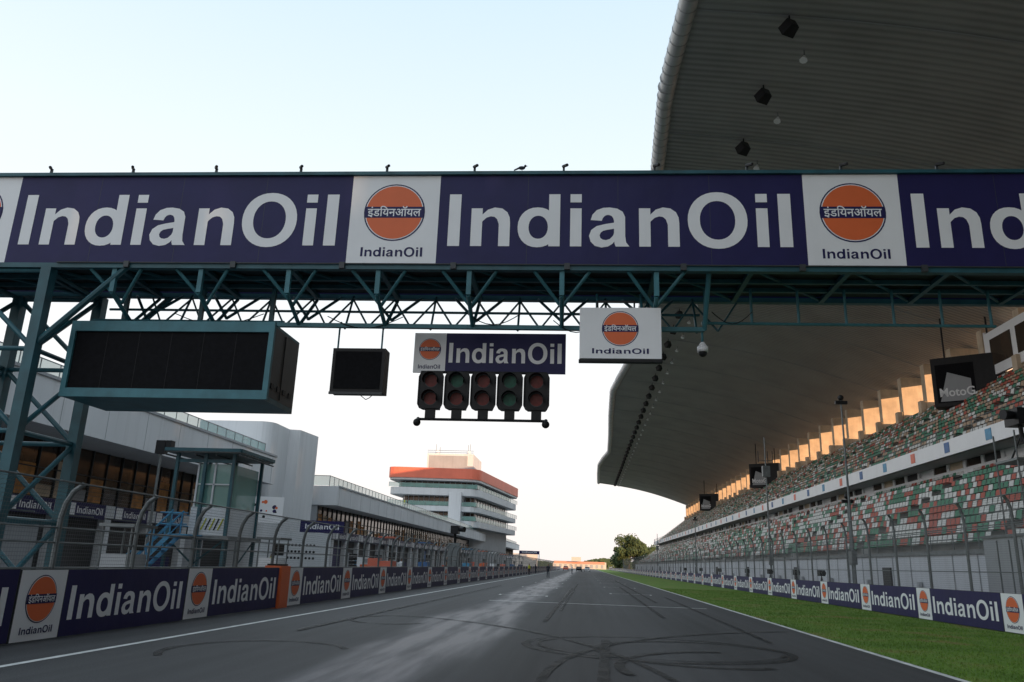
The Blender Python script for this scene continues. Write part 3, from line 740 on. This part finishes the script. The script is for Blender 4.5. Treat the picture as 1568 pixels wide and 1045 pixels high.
mb.tube((.3,.1,0),(.3,.1,3),.04,M_galv,6); mb.tube((2.3,.5,0),(2.3,.5,3),.04,M_galv,6); mb.obj('panel',P)

cc=[M_pwd,M_white,M_red,M_blue,M_lblue,M_orange,M_white,M_red,M_blue,M_navy]
for i,(y,w) in enumerate(((20.5,1.0),(31,1.0),(50,1.6),(62,1.3),(85,2.2),(98,2),(110,2),(124,2),(140,2.5),(158,2.5))):
    E=empty('pit_wall_stand',(-12.4,y,.3)); mb=MB(); h=1.9 if y<40 else 2.6
    for sx in (-.4,.4):
        for sy in (0,w): mb.tube((sx,sy,0),(sx,sy,h),.03,M_galv,6)
    mb.box(-.5,.5,-.1,w+.1,h,h+.08,M_galv if y<40 else cc[i]); mb.box(-.35,.35,0,w,.7,1.2,cc[i]); mb.box(.2,.3,.1,w-.1,1.3,1.75,M_black); mb.obj('frame',E)
for i in range(16):
    E=empty('equipment_cart',(-14.5-R()*8,60+i*8+R()*4,0)); mb=MB(); hh=.9+R()*.8; c=random.choice([M_red,M_blue,M_white,M_black,M_pwd,M_orange])
    mb.box(-.4,.4,-.6,.6,.15,hh,c)
    for k in range(3): mb.box(.402,.42,-.5,.5,.2+k*(hh-.2)/3,.15+(k+.9)*(hh-.2)/3,M_pwd)
    for sx in (-.35,.35):
        for sy in (-.5,.5): mb.tube((sx-.04,sy,.08),(sx+.04,sy,.08),.08,M_black,8)
    mb.obj('cabinet',E)
for y in (54,64,72):
    mb=MB()
    for k in range(7):
        mb.tube((-18.5,y,.02+k*.28),(-18.5,y,.26+k*.28),.33,M_black,14)
    mb.obj('tyre_stack')
E=empty('loudspeaker_pole',(-22.5,40,0)); mb=MB(); mb.tube((0,0,0),(0,0,7),.07,M_galv,8); mb.box(-.25,.25,-.2,.2,6.6,7.3,M_black); mb.box(.3,.6,-.2,.2,6.9,7.3,M_black); mb.tube((0,0,6.9),(.4,0,7),.03,M_galv,6); mb.obj('pole',E)
E=empty('broadcast_camera',(-11.6,72,0)); mb=MB(); mb.box(-.5,.5,-.5,.5,0,3.2,M_galv); mb.tube((0,0,3.2),(0,0,4.0),.12,M_black,8); mb.box(-.35,.35,-.5,.5,4,4.7,M_black); mb.tube((.35,-.2,4.4),(.9,-.5,4.4),.18,M_black,10,r2=.25); mb.obj('camera_body',E)

# ---------------------------------------------------------------- people
def person(x,y,z,rot=0,top=M_cloth,legs=M_cloth,h=1.75,arm=0):
    E=empty('person',(x,y,z)); E.rotation_euler=(0,0,rot); E.scale=(h/1.75,)*3
    pts={'pel':(0,0,.95),'chest':(0,0,1.3),'neck':(0,0,1.47),'head':(0,-.02,1.6),'top':(0,-.02,1.72),
    'hl':(.1,0,.9),'kl':(.12,-.03,.5),'al':(.13,.02,.08),'fl':(.14,-.14,.04),'hr':(-.1,0,.9),'kr':(-.12,-.02,.5),'ar':(-.13,.02,.08),'fr':(-.14,-.14,.04),
    'sl':(.19,0,1.4),'el':(.25,-.02-arm*.1,1.12),'wl':(.24,-.12-arm*.25,.9+arm*.3),'hdl':(.23,-.16-arm*.3,.82+arm*.35),'sr':(-.19,0,1.4),'er':(-.25,-.02,1.12),'wr':(-.24,-.12,.9),'hdr':(-.23,-.16,.82)}
    rad={'pel':.15,'chest':.16,'neck':.06,'head':.10,'top':.07,'hl':.1,'kl':.065,'al':.045,'fl':.04,'hr':.1,'kr':.065,'ar':.045,'fr':.04,'sl':.07,'el':.048,'wl':.035,'hdl':.035,'sr':.07,'er':.048,'wr':.035,'hdr':.035}
    ed=[('pel','chest'),('chest','neck'),('neck','head'),('head','top'),('pel','hl'),('hl','kl'),('kl','al'),('al','fl'),('pel','hr'),('hr','kr'),('kr','ar'),('ar','fr'),('chest','sl'),('sl','el'),('el','wl'),('wl','hdl'),('chest','sr'),('sr','er'),('er','wr'),('wr','hdr')]
    ks=list(pts); me=bpy.data.meshes.new('body'); me.from_pydata([pts[k] for k in ks],[(ks.index(a),ks.index(b)) for a,b in ed],[])
    o=bpy.data.objects.new('body',me); sc.collection.objects.link(o); o.parent=E
    md=o.modifiers.new('s','SKIN')
    for i,k in enumerate(ks): me.skin_vertices[0].data[i].radius=(rad[k],rad[k]*(.7 if k in('chest','pel') else 1))
    me.skin_vertices[0].data[0].use_root=True
    o.modifiers.new('u','SUBSURF').levels=1; o.modifiers['u'].render_levels=1
    dg=bpy.context.evaluated_depsgraph_get(); m2=bpy.data.meshes.new_from_object(o.evaluated_get(dg)); o.modifiers.clear(); o.data=m2
    m2.materials.clear()
    for q in (legs,top,M_skin,M_black): m2.materials.append(q)
    for p in m2.polygons:
        c=p.center; p.use_smooth=True
        if c.z>1.66 or (c.z>1.56 and c.y>.02): p.material_index=3
        elif c.z>1.47 or (abs(c.x)>.2 and c.z<.95+arm*.3): p.material_index=2
        elif c.z>.95: p.material_index=1
        else: p.material_index=0 if c.z>.1 else 3
person(-4.6,105,0,0.4,M_cloth); person(-8.9,150,0,2); person(-8.6,128,0,1,M_yel); person(-24.5,62,0,1.5,M_yel)
person(-27.4,120,8.9,1.5,M_yel); person(-27.4,122,8.9,1.6)
person(-12.2,72,.3,1.4,M_cloth,arm=1); person(-14,58,0,.5,M_red); person(-15,66,0,2.5,M_white); person(-13.5,95,0,1,M_blue); person(-16,80,0,1,M_white); person(-20,70,0,2,M_lblue); person(-2.5,170,0,2,M_white)

def car(x,y,rot,c):
    E=empty('parked_car',(x,y,0)); E.rotation_euler=(0,0,rot); mb=MB()
    prof=[(-2.1,.35),(-2.15,.8),(-1.3,.95),(-.7,1.42),(.9,1.45),(1.7,.98),(2.1,.85),(2.1,.35)]
    n=len(prof)
    vs=[(-.85 if p[1]<1.1 else -.68,p[0],p[1]) for p in prof]+[(.85 if p[1]<1.1 else .68,p[0],p[1]) for p in prof]
    mb.add(vs,[(i,(i+1)%n,n+(i+1)%n,n+i) for i in range(n)]+[tuple(range(n))[::-1],tuple(range(n,2*n))],c)
    for sx in (-.86,.7):
        for yy in (-1.3,1.3): mb.tube((sx,yy,.33),(sx+.16,yy,.33),.33,M_black,14)
    mb.quad((-.66,-1.24,1.0),(.66,-1.24,1.0),(.6,-.76,1.4),(-.6,-.76,1.4),M_glass)
    mb.obj('body',E)
car(-1.5,240,0,M_black); car(1.0,255,0,M_white); car(-6,270,0,M_red)
M_haze=mat('hazed_distant_wall',(.62,.55,.50),.8)  # distance haze mixed into the wall colour
M_hred=mat('hazed_red_sign',(.62,.30,.22),.8)  # red sign paled by haze put into its colour
E=empty('distant_building',(0,0,0)); mb=MB()
mb.box(-20,14,520,530,0,4.2,M_haze); mb.box(-19,13,519.7,519.99,3.0,4.4,M_hred)
for k in range(10): mb.box(-19+3.3*k,-17.5+3.3*k,519.8,519.99,.5,2.6,M_pwd)
mb.box(-40,-25,430,440,0,7,M_haze); mb.box(-8,-2,515,519,4.5,7,M_haze)
mb.obj('walls',E)
E=empty('distant_gantry'); mb=MB(); mb.box(-24,-16.5,300,301,5.2,6.4,M_navy); mb.box(-24,-23.8,300,301,0,5.2,M_galv); mb.box(-16.7,-16.5,300,301,0,5.2,M_galv); F=frame((-24,299.99,5.4),(1,0,0)); put_text(mb,T_oil,1,.2,5.5,.6,.01,M_white,F); mb.obj('beam',E)
def tree(x,y,h,n=4200,sp=.40):
    E=empty('tree',(x,y,0)); mb=MB(); mb.tube((0,0,0),(.2,0,h*.5),.3,M_bark,8,r2=.15)
    cl=[]
    for i in range(16):
        a=R()*6.28; rr=h*sp*R()**.6; cz=h*(.18+.7*R()); rr*=1-abs(cz/h-.45)*.9
        c=(rr*math.cos(a),rr*math.sin(a),cz); cl.append((c,h*(.12+.08*R()))); mb.tube((.1,0,h*.3),c,.1,M_bark,5,r2=.03)
    cl.append(((0,0,h*.85),h*.13))
    for i in range(n):
        c,r=random.choice(cl); d=Vector((random.gauss(0,1),random.gauss(0,1),random.gauss(0,.8))).normalized()*r*(R()**.4)
        p=Vector(c)+d; u=Vector((R()-.5,R()-.5,R()-.5)).normalized(); w=u.orthogonal().normalized(); s=.22+.25*R()
        mb.quad(p-u*s-w*s*.6,p+u*s-w*s*.6,p+u*s+w*s*.6,p-u*s+w*s*.6,M_leaf)
    mb.obj('crown',E)
tree(19,350,15.5); tree(24,352,13); tree(31,360,11); tree(17,385,11); tree(38,370,10); tree(28,345,8)
mb=MB()
for i in range(9000):
    x=-500+1100*R(); y=700+60*R(); hh=(5+3*math.sin(x*.03)+2*math.sin(x*.11))*(R()**.7); p=Vector((x,y,hh)); s=.8+R(); a=R()*3.1
    mb.quad(p+Vector((-s,0,-s*.6)),p+Vector((s,math.cos(a),-s*.5)),p+Vector((s*.8,0,s*.6)),p+Vector((-s*.7,math.sin(a),s*.7)),M_leaf)
mb.obj('distant_treeline')

# ---------------------------------------------------------------- world / sun / camera
el=math.radians(5); az=math.radians(146)
w=bpy.data.worlds.new('World'); sc.world=w; w.use_nodes=True; N=w.node_tree.nodes; L=w.node_tree.links
bg=N['Background']; sk=N.new('ShaderNodeTexSky'); sk.sky_type='NISHITA'; sk.sun_disc=False; sk.sun_elevation=el; sk.sun_rotation=az; sk.dust_density=2
tc=N.new('ShaderNodeTexCoord'); sp=N.new('ShaderNodeSeparateXYZ'); L.new(tc.outputs['Generated'],sp.inputs[0])
rp=N.new('ShaderNodeValToRGB'); L.new(sp.outputs['Z'],rp.inputs[0])
st=[(0,(.82,.755,.725)),(.10,(.84,.80,.78)),(.25,(.80,.82,.835)),(.45,(.715,.795,.845)),(.65,(.56,.70,.80)),(1,(.56,.68,.80))]
cr=rp.color_ramp
while len(cr.elements)<len(st): cr.elements.new(.5)
for e_,(p,c) in zip(cr.elements,st): e_.position=p; e_.color=(*c,1)
vm=N.new('ShaderNodeVectorMath'); vm.operation='SCALE'; vm.inputs['Scale'].default_value=14.0; L.new(rp.outputs[0],vm.inputs[0])
mx=N.new('ShaderNodeMix'); mx.data_type='RGBA'; mx.inputs['Factor'].default_value=.9; L.new(sk.outputs[0],mx.inputs['A']); L.new(vm.outputs[0],mx.inputs['B'])
L.new(mx.outputs['Result'],bg.inputs['Color']); bg.inputs['Strength'].default_value=.1
S=Vector((math.cos(el)*math.sin(az),math.cos(el)*math.cos(az),math.sin(el)))
ld=bpy.data.lights.new('sun','SUN'); ld.energy=5.0; ld.angle=math.radians(.5); ld.color=(1,.60,.32)
lo=bpy.data.objects.new('sun',ld); lo.rotation_euler=S.to_track_quat('Z','Y').to_euler(); lo.location=(50,-100,60); sc.collection.objects.link(lo)

psi,th,r=math.radians(5.6),math.radians(15.85),math.radians(2.0)
f=Vector((-math.sin(psi)*math.cos(th),math.cos(psi)*math.cos(th),math.sin(th)))
r0=Vector((math.cos(psi),math.sin(psi),0)); u0=r0.cross(f)
rt=r0*math.cos(r)+u0*math.sin(r); up=-r0*math.sin(r)+u0*math.cos(r)
cd=bpy.data.cameras.new('camera'); co=bpy.data.objects.new('camera',cd); sc.collection.objects.link(co)
m=Matrix((rt,up,-f)).transposed().to_4x4(); m.translation=(0,0,1.6); co.matrix_world=m
cd.lens=27.55; cd.sensor_width=36; cd.clip_end=9000; cd.clip_start=.05
sc.camera=co
